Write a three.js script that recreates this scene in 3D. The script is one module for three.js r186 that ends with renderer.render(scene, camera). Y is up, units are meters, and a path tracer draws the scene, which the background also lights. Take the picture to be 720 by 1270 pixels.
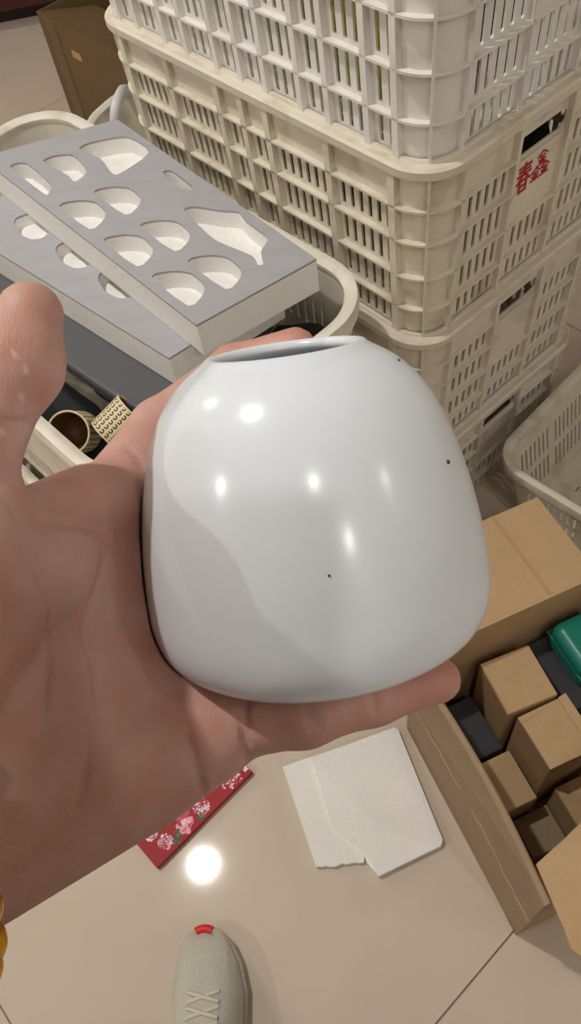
import * as THREE from 'three';
import { RoundedBoxGeometry } from 'three/addons/geometries/RoundedBoxGeometry.js';
import { mergeGeometries, toCreasedNormals } from 'three/addons/utils/BufferGeometryUtils.js';

// ------------------------------------------------------------------ camera, lamps, exposure
const scene = new THREE.Scene();
const V = (x, y, z) => new THREE.Vector3(x, y, z);
const EYE = V(0, 1.285, 0);
const tiltA = THREE.MathUtils.degToRad(34.2), rollA = THREE.MathUtils.degToRad(-11);
const FW = V(0, -Math.cos(tiltA), -Math.sin(tiltA));
const up0 = V(0, Math.sin(tiltA), -Math.cos(tiltA));
const RT = V(1, 0, 0).multiplyScalar(Math.cos(rollA)).addScaledVector(up0, Math.sin(rollA));
const UPV = V(1, 0, 0).multiplyScalar(-Math.sin(rollA)).addScaledVector(up0, Math.cos(rollA));
const camera = new THREE.PerspectiveCamera(2 * Math.atan(0.635) * 180 / Math.PI, 720 / 1270, 0.02, 30);
camera.position.copy(EYE); camera.up.copy(UPV); camera.lookAt(EYE.clone().add(FW));
camera.updateMatrixWorld();

const renderer = new THREE.WebGLRenderer({ antialias: true });
renderer.toneMapping = THREE.LinearToneMapping;
renderer.toneMappingExposure = 0.128;
renderer.shadowMap.enabled = true;
scene.background = new THREE.Color(0x000000);

const CEIL = 2.7, LAMP_RADIUS = 0.04;
// [x, z, candela]: the downlights that the vase and the floor mirror
const LAMPS = [[-0.71, -0.84, 62], [-2.45, 0.24, 36], [0.2, 0.79, 14], [0.95, 1.6, 21], [2.65, 0.85, 15], [-2.4, -3.0, 50]];
const LAMP_COLOR = new THREE.Color().setRGB(1, 0.962, 0.91);

// ------------------------------------------------------------------ helpers
function rng(seed) { let s = seed >>> 0; return () => { s = (s + 0x6D2B79F5) >>> 0; let t = s; t = Math.imul(t ^ (t >>> 15), t | 1); t ^= t + Math.imul(t ^ (t >>> 7), t | 61); return ((t ^ (t >>> 14)) >>> 0) / 4294967296; }; }
const hash = (x, y, z) => { let h = Math.imul(x | 0, 374761393) ^ Math.imul(y | 0, 668265263) ^ Math.imul(z | 0, 2147483647); h = Math.imul(h ^ (h >>> 13), 1274126177); return ((h ^ (h >>> 16)) >>> 0) / 4294967296; };
const sm = t => t * t * (3 - 2 * t);
function noise3(x, y, z, per = 0) {
  const xi = Math.floor(x), yi = Math.floor(y), zi = Math.floor(z), a = sm(x - xi), b = sm(y - yi), c = sm(z - zi);
  const w = per ? k => ((k % per) + per) % per : k => k;
  const h = (i, j, k) => hash(w(xi + i), w(yi + j), zi + k);
  const L = (p, q, t) => p + (q - p) * t;
  return L(L(L(h(0, 0, 0), h(1, 0, 0), a), L(h(0, 1, 0), h(1, 1, 0), a), b), L(L(h(0, 0, 1), h(1, 0, 1), a), L(h(0, 1, 1), h(1, 1, 1), a), b), c);
}
const fbm = (x, y, z, per, oct = 4) => { let s = 0, a = 0.5; for (let o = 0; o < oct; o++) { s += a * noise3(x, y, z + o * 7, per); x *= 2; y *= 2; per *= 2; a *= 0.5; } return s / (1 - Math.pow(0.5, oct)); };
function tex(n, fn, metres, srgb = true) {
  const d = new Uint8Array(n * n * 4);
  for (let j = 0; j < n; j++) for (let i = 0; i < n; i++) { const c = fn(i / n, j / n), o = (j * n + i) * 4; d[o] = c[0]; d[o + 1] = c[1]; d[o + 2] = c[2]; d[o + 3] = 255; }
  const t = new THREE.DataTexture(d, n, n); t.wrapS = t.wrapT = THREE.RepeatWrapping; t.magFilter = THREE.LinearFilter; t.minFilter = THREE.LinearMipmapLinearFilter; t.generateMipmaps = true;
  if (srgb) t.colorSpace = THREE.SRGBColorSpace;
  t.repeat.set(1 / metres, 1 / metres); t.needsUpdate = true; return t;
}
const cl = v => Math.max(0, Math.min(255, Math.round(v)));
const tone = (c, k, warm = 0) => [cl(c[0] * k), cl(c[1] * (k - warm * 0.4)), cl(c[2] * (k - warm))];
// texture coordinates in metres by the axis a face looks along
function boxUV(g0) {
  const g = g0.index ? g0.toNonIndexed() : g0, p = g.attributes.position, uv = new Float32Array(p.count * 2);
  const a = V(0, 0, 0), b = V(0, 0, 0), c = V(0, 0, 0);
  for (let i = 0; i < p.count; i += 3) {
    a.fromBufferAttribute(p, i); b.fromBufferAttribute(p, i + 1); c.fromBufferAttribute(p, i + 2);
    const n = b.clone().sub(a).cross(c.clone().sub(a)), ax = Math.abs(n.x), ay = Math.abs(n.y), az = Math.abs(n.z);
    [a, b, c].forEach((v, k) => { const q = (i + k) * 2; if (ay >= ax && ay >= az) { uv[q] = v.x; uv[q + 1] = v.z; } else if (ax >= az) { uv[q] = v.z; uv[q + 1] = v.y; } else { uv[q] = v.x; uv[q + 1] = v.y; } });
  }
  g.setAttribute('uv', new THREE.BufferAttribute(uv, 2)); return g;
}
const used = {};
function numbered(n) { if (!(n in used)) { used[n] = 0; return n; } used[n]++; return n + '_' + String(used[n]).padStart(3, '0'); }
function clean(g) { const k = g.index ? g.toNonIndexed() : g; for (const n of Object.keys(k.attributes)) if (!['position', 'normal', 'uv', 'color'].includes(n)) k.deleteAttribute(n); return k; }
function mesh(name, geo, mat, parent) {
  let g = Array.isArray(geo) ? mergeGeometries(geo.map(x => { const k = clean(x); if (!k.attributes.uv) boxUV(k); if (!k.attributes.normal) k.computeVertexNormals(); return k; })) : geo;
  const m = new THREE.Mesh(g, mat); m.castShadow = m.receiveShadow = true;
  m.name = parent ? name : numbered(name); (parent || scene).add(m); return m;
}
function thing(name, label, category, pos = [0, 0, 0], turn = 0, group) {
  const o = new THREE.Group(); o.name = numbered(name); scene.add(o); o.position.set(...pos); o.rotation.y = turn;
  o.userData = { label, category }; if (group) o.userData.group = group; return o;
}
function tag(o, label, category, group) { o.userData = { label, category }; if (group) o.userData.group = group; return o; }
function structure(o, label) { o.userData.kind = 'structure'; if (label) o.userData.label = label; return o; }
function bx(w, h, d, x = 0, y = 0, z = 0) { return boxUV(new THREE.BoxGeometry(w, h, d).translate(x, y, z)); }
function rbx(w, h, d, r, x = 0, y = 0, z = 0) { return boxUV(new RoundedBoxGeometry(w, h, d, 2, r).translate(x, y, z)); }
function poly(pts) { const s = new THREE.Shape(); pts.forEach(([x, y], i) => i ? s.lineTo(x, y) : s.moveTo(x, y)); return s; }
// plan polygon [x, z] raised from y0 to y1
function slab(pts, holes, y0, y1, bevel = 0) {
  const s = poly(pts.map(([x, z]) => [x, -z])); for (const h of holes || []) s.holes.push(poly(h.map(([x, z]) => [x, -z])));
  const g = new THREE.ExtrudeGeometry(s, { depth: y1 - y0 - 2 * bevel, bevelEnabled: bevel > 0, bevelThickness: bevel, bevelSize: bevel, bevelOffset: -bevel, bevelSegments: 2, curveSegments: 6 });
  g.rotateX(-Math.PI / 2); g.translate(0, y0 + bevel, 0); return boxUV(clean(g));
}
function tube(pts, r, n = 24, k = 8) { return boxUV(new THREE.TubeGeometry(new THREE.CatmullRomCurve3(pts.map(p => V(...p))), n, r, k)); }

// ------------------------------------------------------------------ materials
const M = {};
const std = (c, o = {}) => new THREE.MeshPhysicalMaterial({ color: c, roughness: 0.6, ...o });
const tileTex = tex(512, (u, v) => { const n = fbm(u * 6, v * 6, 1, 6, 5), m = fbm(u * 3 + 2 * n, v * 3, 5, 3, 4), k = fbm(u * 20, v * 20, 12, 20, 3); return tone([214, 200, 184], 0.965 + 0.05 * n + 0.02 * (k - 0.5), (m - 0.5) * 0.06); }, 1.1);
M.tile = std(0xffffff, { map: tileTex, roughness: 0.05, specularIntensity: 1 });
M.grout = std(0x9a8e7c, { roughness: 0.9 });
M.wall = std(0xe4dfd8, { roughness: 0.85 });
M.ceiling = std(0xf6f5f2, { roughness: 0.9 });
const plast = (c, seed, dirt) => tex(256, (u, v) => { const n = fbm(u * 5, v * 5, seed, 5, 5), s = Math.max(0, fbm(u * 9, v * 9, seed + 3, 9, 3) - 0.58) * dirt; return tone(c, 0.97 + 0.06 * n - s, s * 0.5); }, 0.35);
M.crateWhite = std(0xffffff, { map: plast([236, 233, 228], 11, 0.25), roughness: 0.5 });
M.crateCream = std(0xffffff, { map: plast([228, 220, 202], 21, 0.5), roughness: 0.55 });
M.crateIvory = std(0xffffff, { map: plast([224, 216, 201], 31, 0.35), roughness: 0.55 });
M.crateGrey = std(0xffffff, { map: plast([220, 212, 197], 41, 0.35), roughness: 0.55 });
M.basket = std(0xffffff, { map: plast([234, 229, 215], 51, 0.35), roughness: 0.45 });
M.basketOld = std(0xffffff, { map: plast([219, 212, 196], 61, 0.4), roughness: 0.55 });
M.whitePlastic = std(0xe9eaee, { roughness: 0.4 });
const foamTex = tex(256, (u, v) => { const n = noise3(u * 60, v * 60, 2, 60), m = fbm(u * 4, v * 4, 9, 4, 3); return tone([246, 244, 240], 0.965 + 0.03 * n + 0.02 * m); }, 0.16);
const foamBump = tex(256, (u, v) => { const n = noise3(u * 60, v * 60, 2, 60) * 255; return [n, n, n].map(cl); }, 0.16, false);
M.foam = std(0xffffff, { map: foamTex, bumpMap: foamBump, bumpScale: 0.0002, roughness: 0.9 });
M.foamGrey = std(0xffffff, { map: tex(256, (u, v) => { const n = fbm(u * 5, v * 30, 3, 5, 4); return tone([166, 166, 171], 0.965 + 0.07 * n); }, 0.25), roughness: 0.7 });
const cardTex = (c, seed, lines) => tex(256, (u, v) => { const n = fbm(u * 4, v * 4, seed, 4, 5), f = noise3(u * 120, v * 30, seed, 120), l = Math.sin(u * Math.PI * 2 * 40) * lines; return tone(c, 0.94 + 0.07 * n + 0.025 * f + l * 0.5); }, 0.28);
M.card = std(0xffffff, { map: cardTex([194, 162, 122], 2, 0.012), roughness: 0.85 });
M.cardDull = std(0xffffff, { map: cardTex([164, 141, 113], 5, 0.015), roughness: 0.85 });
M.cardOld = std(0xffffff, { map: cardTex([112, 88, 55], 8, 0.012), roughness: 0.75 });
M.cardEdge = std(0xb9986c, { roughness: 0.95 });
M.tornEdge = std(0xd2bd98, { roughness: 0.8 });
M.tape = std(0x6a5128, { roughness: 0.35 });
M.maroon = std(0x4a1a1c, { roughness: 0.35 });
M.black = std(0x121214, { roughness: 0.55 });
M.blackSoft = std(0x16161b, { roughness: 0.8, sheen: 0.4 });
M.darkGrey = std(0x55565a, { roughness: 0.5 });
M.charcoal = std(0x3a3a3f, { roughness: 0.7 });
M.teal = std(0x0f7868, { roughness: 0.35 });
M.glaze = std(0xe6edf4, { roughness: 0.2, ior: 1.5, specularIntensity: 1 });
M.speck = std(0x3c3a3a, { roughness: 0.5 });
M.gold = std(0xd2a022, { roughness: 0.25, metalness: 1 });
M.red = std(0x9c0a12, { roughness: 0.6 });
M.lime = std(0xc9d62c, { roughness: 0.6 });
M.print = std(0xb3202c, { roughness: 0.6 });
M.rubber = std(0xb9b1a4, { roughness: 0.8 });
M.rubberRed = std(0xd8241f, { roughness: 0.5 });
M.phone = std(0x1a1a1e, { roughness: 0.2 });
M.glass = std(0x050507, { roughness: 0.08 });
const knit = tex(256, (u, v) => { const s = 0.5 + 0.5 * Math.sin(u * Math.PI * 2 * 32), t = noise3(u * 64, v * 64, 4, 64); return tone([208, 205, 192], 0.84 + 0.13 * s + 0.06 * t); }, 0.075);
M.knit = std(0xffffff, { map: knit, roughness: 0.9 });
M.lace = std(0xd9d4c6, { roughness: 0.9 });
M.shirt = std(0x2c3038, { roughness: 0.9 });
M.jeans = std(0x23283a, { roughness: 0.9 });
M.hair = std(0x14110f, { roughness: 0.6 });
M.lampTrim = std(0xf2f2f0, { roughness: 0.5 });
M.lampGlow = std(0xffffff, { emissive: LAMP_COLOR, emissiveIntensity: 40 });

// ------------------------------------------------------------------ room
const RX0 = -3.1, RX1 = 3.1, RZ0 = -3.7, RZ1 = 2.6;
const YAW = THREE.MathUtils.degToRad(56.4);
const DL = V(-Math.cos(YAW), 0, -Math.sin(YAW)), DR = V(Math.sin(YAW), 0, -Math.cos(YAW)), CORNER = V(0.208, 0, -0.722);
const LR = (l, r, y = 0) => CORNER.clone().addScaledVector(DL, l).addScaledVector(DR, r).setY(y);
{
  const floor = new THREE.Group(); floor.name = 'floor'; scene.add(floor); structure(floor, 'glossy cream polished floor tiles with thin joints');
  mesh('screed', bx(RX1 - RX0, 0.08, RZ1 - RZ0, (RX0 + RX1) / 2, -0.0425, (RZ0 + RZ1) / 2), M.grout, floor);
  const clip = (p, ax, lim, sgn) => { const out = []; for (let i = 0; i < p.length; i++) { const a = p[i], b = p[(i + 1) % p.length], da = sgn * (a[ax] - lim), db = sgn * (b[ax] - lim); if (da <= 0) out.push(a); if (da * db < 0) { const t = da / (da - db); out.push([a[0] + (b[0] - a[0]) * t, a[1] + (b[1] - a[1]) * t]); } } return out; };
  const T = 0.8, gap = 0.0012;
  for (let i = -6; i <= 6; i++) for (let j = -6; j <= 6; j++) {
    const l0 = -0.017 + i * T, r0 = -0.37 + j * T;      // measured from the world origin along DL and DR
    let q = [[l0 + gap, r0 + gap], [l0 + T - gap, r0 + gap], [l0 + T - gap, r0 + T - gap], [l0 + gap, r0 + T - gap]].map(([l, r]) => [DL.x * l + DR.x * r, DL.z * l + DR.z * r]);
    q = clip(clip(clip(clip(q, 0, RX0, -1), 0, RX1, 1), 1, RZ0, -1), 1, RZ1, 1);
    if (q.length < 3) continue;
    let area = 0; q.forEach((a, k) => { const b = q[(k + 1) % q.length]; area += a[0] * b[1] - b[0] * a[1]; });
    if (Math.abs(area) < 0.02) continue;
    if (area > 0) q.reverse();
    mesh('tile', slab(q, null, -0.01, 0, 0.0006), M.tile, floor);
  }
  const w = 0.12, hgt = CEIL + 0.1;
  structure(mesh('wall_back', bx(RX1 - RX0 + 2 * w, hgt, w, 0, hgt / 2 - 0.08, RZ0 - w / 2), M.wall));
  structure(mesh('wall_front', bx(RX1 - RX0 + 2 * w, hgt, w, 0, hgt / 2 - 0.08, RZ1 + w / 2), M.wall));
  structure(mesh('wall_left', bx(w, hgt, RZ1 - RZ0, RX0 - w / 2, hgt / 2 - 0.08, (RZ0 + RZ1) / 2), M.wall));
  structure(mesh('wall_right', bx(w, hgt, RZ1 - RZ0, RX1 + w / 2, hgt / 2 - 0.08, (RZ0 + RZ1) / 2), M.wall));
  structure(mesh('ceiling', bx(RX1 - RX0 + 2 * w, 0.1, RZ1 - RZ0 + 2 * w, 0, CEIL + 0.05, (RZ0 + RZ1) / 2), M.ceiling));
}
for (const [x, z, cd] of LAMPS) {
  const t = thing('ceiling_downlight', 'round white recessed downlight in the ceiling', 'light', [x, CEIL, z], 0, 'ceiling downlights');
  mesh('trim_ring', boxUV(new THREE.LatheGeometry([[0.044, -0.001], [0.062, -0.001], [0.065, -0.004], [0.058, -0.009], [0.046, -0.006], [0.044, -0.001]].map(p => new THREE.Vector2(...p)), 40)), M.lampTrim, t);
  mesh('lamp_lens', boxUV(new THREE.CylinderGeometry(0.044, 0.044, 0.003, 36).translate(0, -0.003, 0)), M.lampGlow, t);
  const s = new THREE.SpotLight(LAMP_COLOR, cd, 0, 1.45, 0.2, 2); s.position.set(x, CEIL - 0.012, z); s.target.position.set(x, 0, z);
  s.castShadow = true; s.shadow.radius = LAMP_RADIUS / 0.02; s.shadow.mapSize.set(1024, 1024); s.name = numbered('downlight_beam'); scene.add(s); scene.add(s.target);
}

// ------------------------------------------------------------------ moulded crates and baskets
// A rounded rectangle a x b (half sizes) with corner radius R, drawn in by inset(y); side walls are built as (s, y, d): along the wall, up, outwards.
function sideMap(sp, side) {
  const { a, b, inset } = sp;
  return { half: (side < 2 ? a : b) - sp.R, at: (s, y, d) => { const o = d - inset(y); return side === 0 ? [s, y, b + o] : side === 1 ? [-s, y, -b - o] : side === 2 ? [a + o, y, -s] : [-a - o, y, s]; } };
}
function mapGeo(g, f) { const p = g.attributes.position; for (let i = 0; i < p.count; i++) p.setXYZ(i, ...f(p.getX(i), p.getY(i), p.getZ(i))); const k = boxUV(clean(g)); k.computeVertexNormals(); return k; }
function path(sp, seg, only) {           // points round the outline: [centre x, centre z, direction x, z, R]
  const out = [], cx = sp.a - sp.R, cz = sp.b - sp.R, cs = [[cx, cz], [-cx, cz], [-cx, -cz], [cx, -cz]];
  for (let k = 0; k < 4; k++) { if (only !== undefined && k !== only) continue; for (let i = 0; i <= seg; i++) { const t = k * Math.PI / 2 + i / seg * Math.PI / 2; out.push([cs[k][0], cs[k][1], Math.cos(t), Math.sin(t)]); } }
  return out;
}
// prof: closed loop of [y, d]
function ring(sp, prof, seg = 6, only) {
  const P = path(sp, seg, only), n = prof.length, pos = [], open = only !== undefined;
  const pt = (k, j) => { const [cx, cz, dx, dz] = P[k], [y, d] = prof[j], r = sp.R - sp.inset(y) + d; return [cx + dx * r, y, cz + dz * r]; };
  const K = open ? P.length - 1 : P.length;
  for (let k = 0; k < K; k++) { const k2 = (k + 1) % P.length; for (let j = 0; j < n; j++) { const j2 = (j + 1) % n, A = pt(k, j), B = pt(k2, j), C = pt(k2, j2), D = pt(k, j2); pos.push(...A, ...C, ...B, ...A, ...D, ...C); } }
  if (open) for (const k of [0, P.length - 1]) for (let j = 1; j + 1 < n; j++) pos.push(...pt(k, 0), ...pt(k, j), ...pt(k, j + 1));
  const g = new THREE.BufferGeometry(); g.setAttribute('position', new THREE.Float32BufferAttribute(pos, 3)); boxUV(g);
  return toCreasedNormals(g, 0.7);
}
const rectLoop = (y0, y1, d0, d1) => [[y0, d0], [y0, d1], [y1, d1], [y1, d0]];
function slotHole(s, y0, y1, w) { const h = w / 2, c = h * 0.6; return [[s - h, y0 + c], [s - h + c, y0], [s + h - c, y0], [s + h, y0 + c], [s + h, y1 - c], [s + h - c, y1], [s - h + c, y1], [s - h, y1 - c]]; }
function wallPlate(sp, side, y0, y1, holes, t, extra = 0) {
  const m = sideMap(sp, side), sh = poly([[-m.half - extra, y0], [m.half + extra, y0], [m.half + extra, y1], [-m.half - extra, y1]]);
  for (const h of holes) sh.holes.push(poly(h));
  const g = new THREE.ExtrudeGeometry(sh, { depth: t, bevelEnabled: false, curveSegments: 4 });
  return mapGeo(g, (x, y, z) => m.at(x, y, z - t));
}
const ribGeo = (sp, side, s, w, y0, y1, d) => { const m = sideMap(sp, side), g = new THREE.BoxGeometry(w, y1 - y0, d).translate(s, (y0 + y1) / 2, d / 2 - 0.001); const p = g.attributes.position; for (let i = 0; i < p.count; i++) if (p.getZ(i) > d / 2) p.setX(i, s + (p.getX(i) - s) * 0.8); return mapGeo(g, (x, y, z) => m.at(x, y, z)); };

const CR = { a: 0.639 / 2, b: 0.414 / 2, R: 0.058, inset: y => y > 0.249 ? 0 : 0.011 + 0.009 * (1 - y / 0.25) };
const BANDS = [0.0575, 0.109, 0.161, 0.207], BASE_Y = 0.012;
function crate(label, mat, longCells, opts, pos, turn) {
  const t = thing('plastic_crate', label, 'crate', pos, turn, 'stacked plastic crates');
  const rows = [[BASE_Y, BANDS[0]], [BANDS[0], BANDS[1]], [BANDS[1], BANDS[2]], [BANDS[2], BANDS[3]]];
  for (let side = 0; side < 4; side++) {
    const m = sideMap(CR, side), L = 2 * m.half, cells = side < 2 ? longCells : [6, 6, 6], pitch = opts.pitch || 0.0148;
    const gap = (L - cells.reduce((s, c) => s + c, 0) * pitch) / cells.length, holes = [], ribs = [];
    let s = -m.half + gap / 2;
    cells.forEach((c, k) => {
      for (let i = 0; i < c; i++) for (let r = 0; r < rows.length; r++) {
        if (side >= 2 && k === 1 && r >= 2) continue;
        holes.push(slotHole(s + pitch * (i + 0.5), rows[r][0] + 0.005, rows[r][1] - 0.006, 0.0062));
      }
      s += c * pitch; if (k < cells.length - 1) ribs.push(s + gap / 2); s += gap;
    });
    if (side >= 2) { const o = []; for (const [cx, a0] of [[0.036, -1], [-0.036, 1]]) for (let i = 0; i <= 6; i++) { const th = (a0 * 90 + i * 30) * Math.PI / 180; o.push([cx + 0.0125 * Math.cos(th), 0.213 + 0.0125 * Math.sin(th)]); } holes.push(o); }
    const lean = wallPlate(CR, side, 0, 0.248, holes, 0.003);
    mesh(side < 2 ? 'long_wall' : 'short_wall', lean, mat, t);
    for (const r of [...ribs, -m.half + 0.004, m.half - 0.004]) mesh('rib', ribGeo(CR, side, r, Math.min(0.016, gap * 0.7), 0, 0.248, 0.009), mat, t);
    if (side >= 2) mesh('handle_frame', [ribGeo(CR, side, 0, 0.104, 0.1945, 0.1985, 0.006)], mat, t);
  }
  for (let k = 0; k < 4; k++) {
    mesh('corner_panel', ring(CR, rectLoop(0, 0.248, -0.003, 0), 8, k), mat, t);
    const cx = (CR.a - CR.R) * [1, -1, -1, 1][k], cz = (CR.b - CR.R) * [1, 1, -1, -1][k], th = (k + 0.5) * Math.PI / 2, g = new THREE.BoxGeometry(0.003, 0.248, 0.009).translate(0, 0.124, 0.0035);
    mesh('corner_rib', mapGeo(g, (x, y, z) => { const r = CR.R - CR.inset(y) + z; return [cx + Math.cos(th) * r - Math.sin(th) * x, y, cz + Math.sin(th) * r + Math.cos(th) * x]; }), mat, t);
  }
  for (const y of BANDS.slice(0, 2)) mesh('band', ring(CR, rectLoop(y - 0.0015, y + 0.0015, -0.001, 0.008), 8), mat, t);
  for (const yb of BANDS.slice(2)) {
    const hb = sideMap(CR, 0).half, sb = sideMap(CR, 2).half, flat = (side, s0, s1) => { const m = sideMap(CR, side); return mapGeo(new THREE.BoxGeometry(s1 - s0, 0.003, 0.009).translate((s0 + s1) / 2, yb, 0.0035), (x, y, z) => m.at(x, y, z)); };
    for (let k = 0; k < 4; k++) mesh('band', ring(CR, rectLoop(yb - 0.0015, yb + 0.0015, -0.001, 0.008), 8, k), mat, t);
    for (const side of [0, 1]) mesh('band', flat(side, -hb, hb), mat, t);
    for (const side of [2, 3]) { mesh('band', flat(side, -sb, -0.052), mat, t); mesh('band', flat(side, 0.052, sb), mat, t); }
  }
  mesh('rim', ring(CR, [[0.2495, -0.014], [0.2495, -0.001], [0.2515, 0], [0.260, 0], [0.263, -0.003], [0.263, -0.012], [0.266, -0.0135], [0.266, -0.0175], [0.2495, -0.0185]], 10), mat, t);
  const P = path(CR, 8).map(([x, z, dx, dz]) => [x + dx * (CR.R - 0.0205), z + dz * (CR.R - 0.0205)]);
  mesh('base_plate', slab(P.reverse(), null, 0.001, 0.005), mat, t);
  return t;
}
const crateTurn = Math.atan2(-DL.z, DL.x) + Math.PI;       // local +x runs from the far end of the long side to the shared corner
const crateAt = y => { const c = LR(0.639 / 2, 0.414 / 2, y); return [c.x, c.y, c.z]; };
const C1 = crate('bright white slotted plastic crate on top of the tall crate stack', M.crateWhite, [2, 3, 2, 3, 2, 2, 3, 2, 3, 2], { pitch: 0.0155 }, crateAt(0.752), crateTurn);
const C2 = crate('cream slotted plastic crate with two red characters under its handle', M.crateCream, [6, 6, 2, 2, 6, 6], {}, crateAt(0.502), crateTurn);
const C3 = crate('cream slotted plastic crate directly below the crate with red characters', M.crateIvory, [6, 6, 2, 2, 6, 6], {}, crateAt(0.251), crateTurn);
const C4 = crate('greyish cream slotted plastic crate on the floor at the bottom of the stack', M.crateGrey, [6, 6, 2, 2, 6, 6], {}, crateAt(0.0), crateTurn);
{ // red characters below the handle of the second crate, two brushed strokes groups on the end wall (+x side)
  const m = sideMap(CR, 2), strokes = [];
  const S = (x0, y0, x1, y1, w = 0.0026) => { const dx = x1 - x0, dy = y1 - y0, L = Math.hypot(dx, dy), g = new THREE.BoxGeometry(L + w * 0.6, w, 0.0008).rotateZ(Math.atan2(dy, dx)).translate((x0 + x1) / 2, (y0 + y1) / 2, 0.0004); strokes.push(g); };
  const jin = (cx, cy, k) => { const q = (a, b, c, d) => S(cx + a * k, cy + b * k, cx + c * k, cy + d * k, 0.0021); q(0, 1, -1, 0.35); q(0, 1, 1, 0.35); q(-0.55, 0.25, 0.55, 0.25); q(-0.7, -0.25, 0.7, -0.25); q(0, 0.25, 0, -0.85); q(-0.5, -0.4, -0.3, -0.65); q(0.5, -0.4, 0.3, -0.65); q(-0.95, -0.9, 0.95, -0.9); };
  jin(0.0125, 0.1765, 0.0095); jin(0.0035, 0.158, 0.0085); jin(0.0215, 0.158, 0.0085);
  const cx = -0.0205, c = (a, b, d, e) => S(cx + a * 1.25, 0.1665 + b * 1.2, cx + d * 1.25, 0.1665 + e * 1.2, 0.0032);
  c(-0.009, 0.013, 0.009, 0.013); c(-0.008, 0.0085, 0.008, 0.0085); c(-0.01, 0.004, 0.01, 0.004); c(0, 0.0165, -0.001, 0.004); c(-0.001, 0.004, -0.01, -0.005); c(0.001, 0.004, 0.01, -0.005);
  c(-0.005, -0.003, 0.005, -0.003); c(-0.005, -0.003, -0.005, -0.016); c(0.005, -0.003, 0.005, -0.016); c(-0.005, -0.0095, 0.005, -0.0095); c(-0.005, -0.016, 0.005, -0.016);
  const pr = mesh('painted_characters', mergeGeometries(strokes.map(g => mapGeo(g, (x, y, z) => m.at(x, y, z + 0.0002)))), M.print, C2); pr.userData.label = 'two red painted characters';
}
// what shows through the slots
function blob(rx, ry, rz, seed, amp, detail = 5) {
  const g = new THREE.IcosahedronGeometry(1, detail), p = g.attributes.position;
  for (let i = 0; i < p.count; i++) { const x = p.getX(i), y = p.getY(i), z = p.getZ(i), n = 1 + amp * (fbm(x * 1.6 + 9, y * 1.6 + 9, z * 1.6 + seed, 0, 3) - 0.5) * 2; p.setXYZ(i, x * rx * n, y * ry * n, z * rz * n); }
  const k = toCreasedNormals(g, 1.2); return boxUV(k);
}
{
  const inCrate = (x, y, z) => { const c = crateAt(0), a = crateTurn; return [c[0] + Math.cos(a) * x + Math.sin(a) * z, y, c[2] - Math.sin(a) * x + Math.cos(a) * z]; };
  const put = (o, p, r = crateTurn) => { o.position.set(...p); o.rotation.y = r; return o; };
  tag(put(mesh('plastic_bag', blob(0.045, 0.055, 0.03, 3, 0.4), M.lime), inCrate(0.17, 0.835, 0.148)), 'lime yellow bag showing through the slots of the white top crate', 'bag');
  const dark = std(0x2b2826, { roughness: 0.9 });
  tag(put(mesh('cloth_bundle', blob(0.07, 0.09, 0.05, 5, 0.3), std(0xb5b0a8, { roughness: 0.9 })), inCrate(0.045, 0.86, 0.115)), 'pale bundle showing through the slots of the white top crate', 'bundle');
  tag(put(mesh('cloth_bundle', blob(0.11, 0.1, 0.13, 9, 0.2), dark), inCrate(-0.165, 0.865, 0.0)), 'dark bundle at the far end inside the white top crate', 'bundle');
  tag(put(mesh('cloth_bundle', blob(0.06, 0.1, 0.075, 19, 0.2), dark), inCrate(0.09, 0.865, -0.07)), 'dark bundle behind the lime bag in the white top crate', 'bundle');
  tag(put(mesh('cloth_bundle', blob(0.055, 0.105, 0.13, 29, 0.15), dark), inCrate(0.225, 0.868, -0.03)), 'dark bundle pressed against the end slots of the white top crate', 'bundle');
  tag(put(mesh('cloth_bundle', blob(0.05, 0.09, 0.12, 25, 0.2), dark), inCrate(0.21, 0.62, -0.02)), 'dark bundle behind the handle of the crate with red characters', 'bundle');
  tag(put(mesh('red_packet', rbx(0.012, 0.12, 0.04, 0.004, 0, 0.06, 0), M.red), inCrate(0.282, 0.509, 0.03)), 'red packet upright behind the slots below the red characters', 'packet');
  tag(put(mesh('white_pouch', blob(0.02, 0.04, 0.03, 12, 0.3), M.whitePlastic), inCrate(0.275, 0.56, -0.11)), 'white pouch behind the end slots of the crate with red characters', 'pouch');
  tag(put(mesh('cloth_bundle', blob(0.16, 0.08, 0.12, 15, 0.2), dark), inCrate(-0.07, 0.6, 0.04)), 'dark bundle inside the crate with red characters', 'bundle');
}

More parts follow.
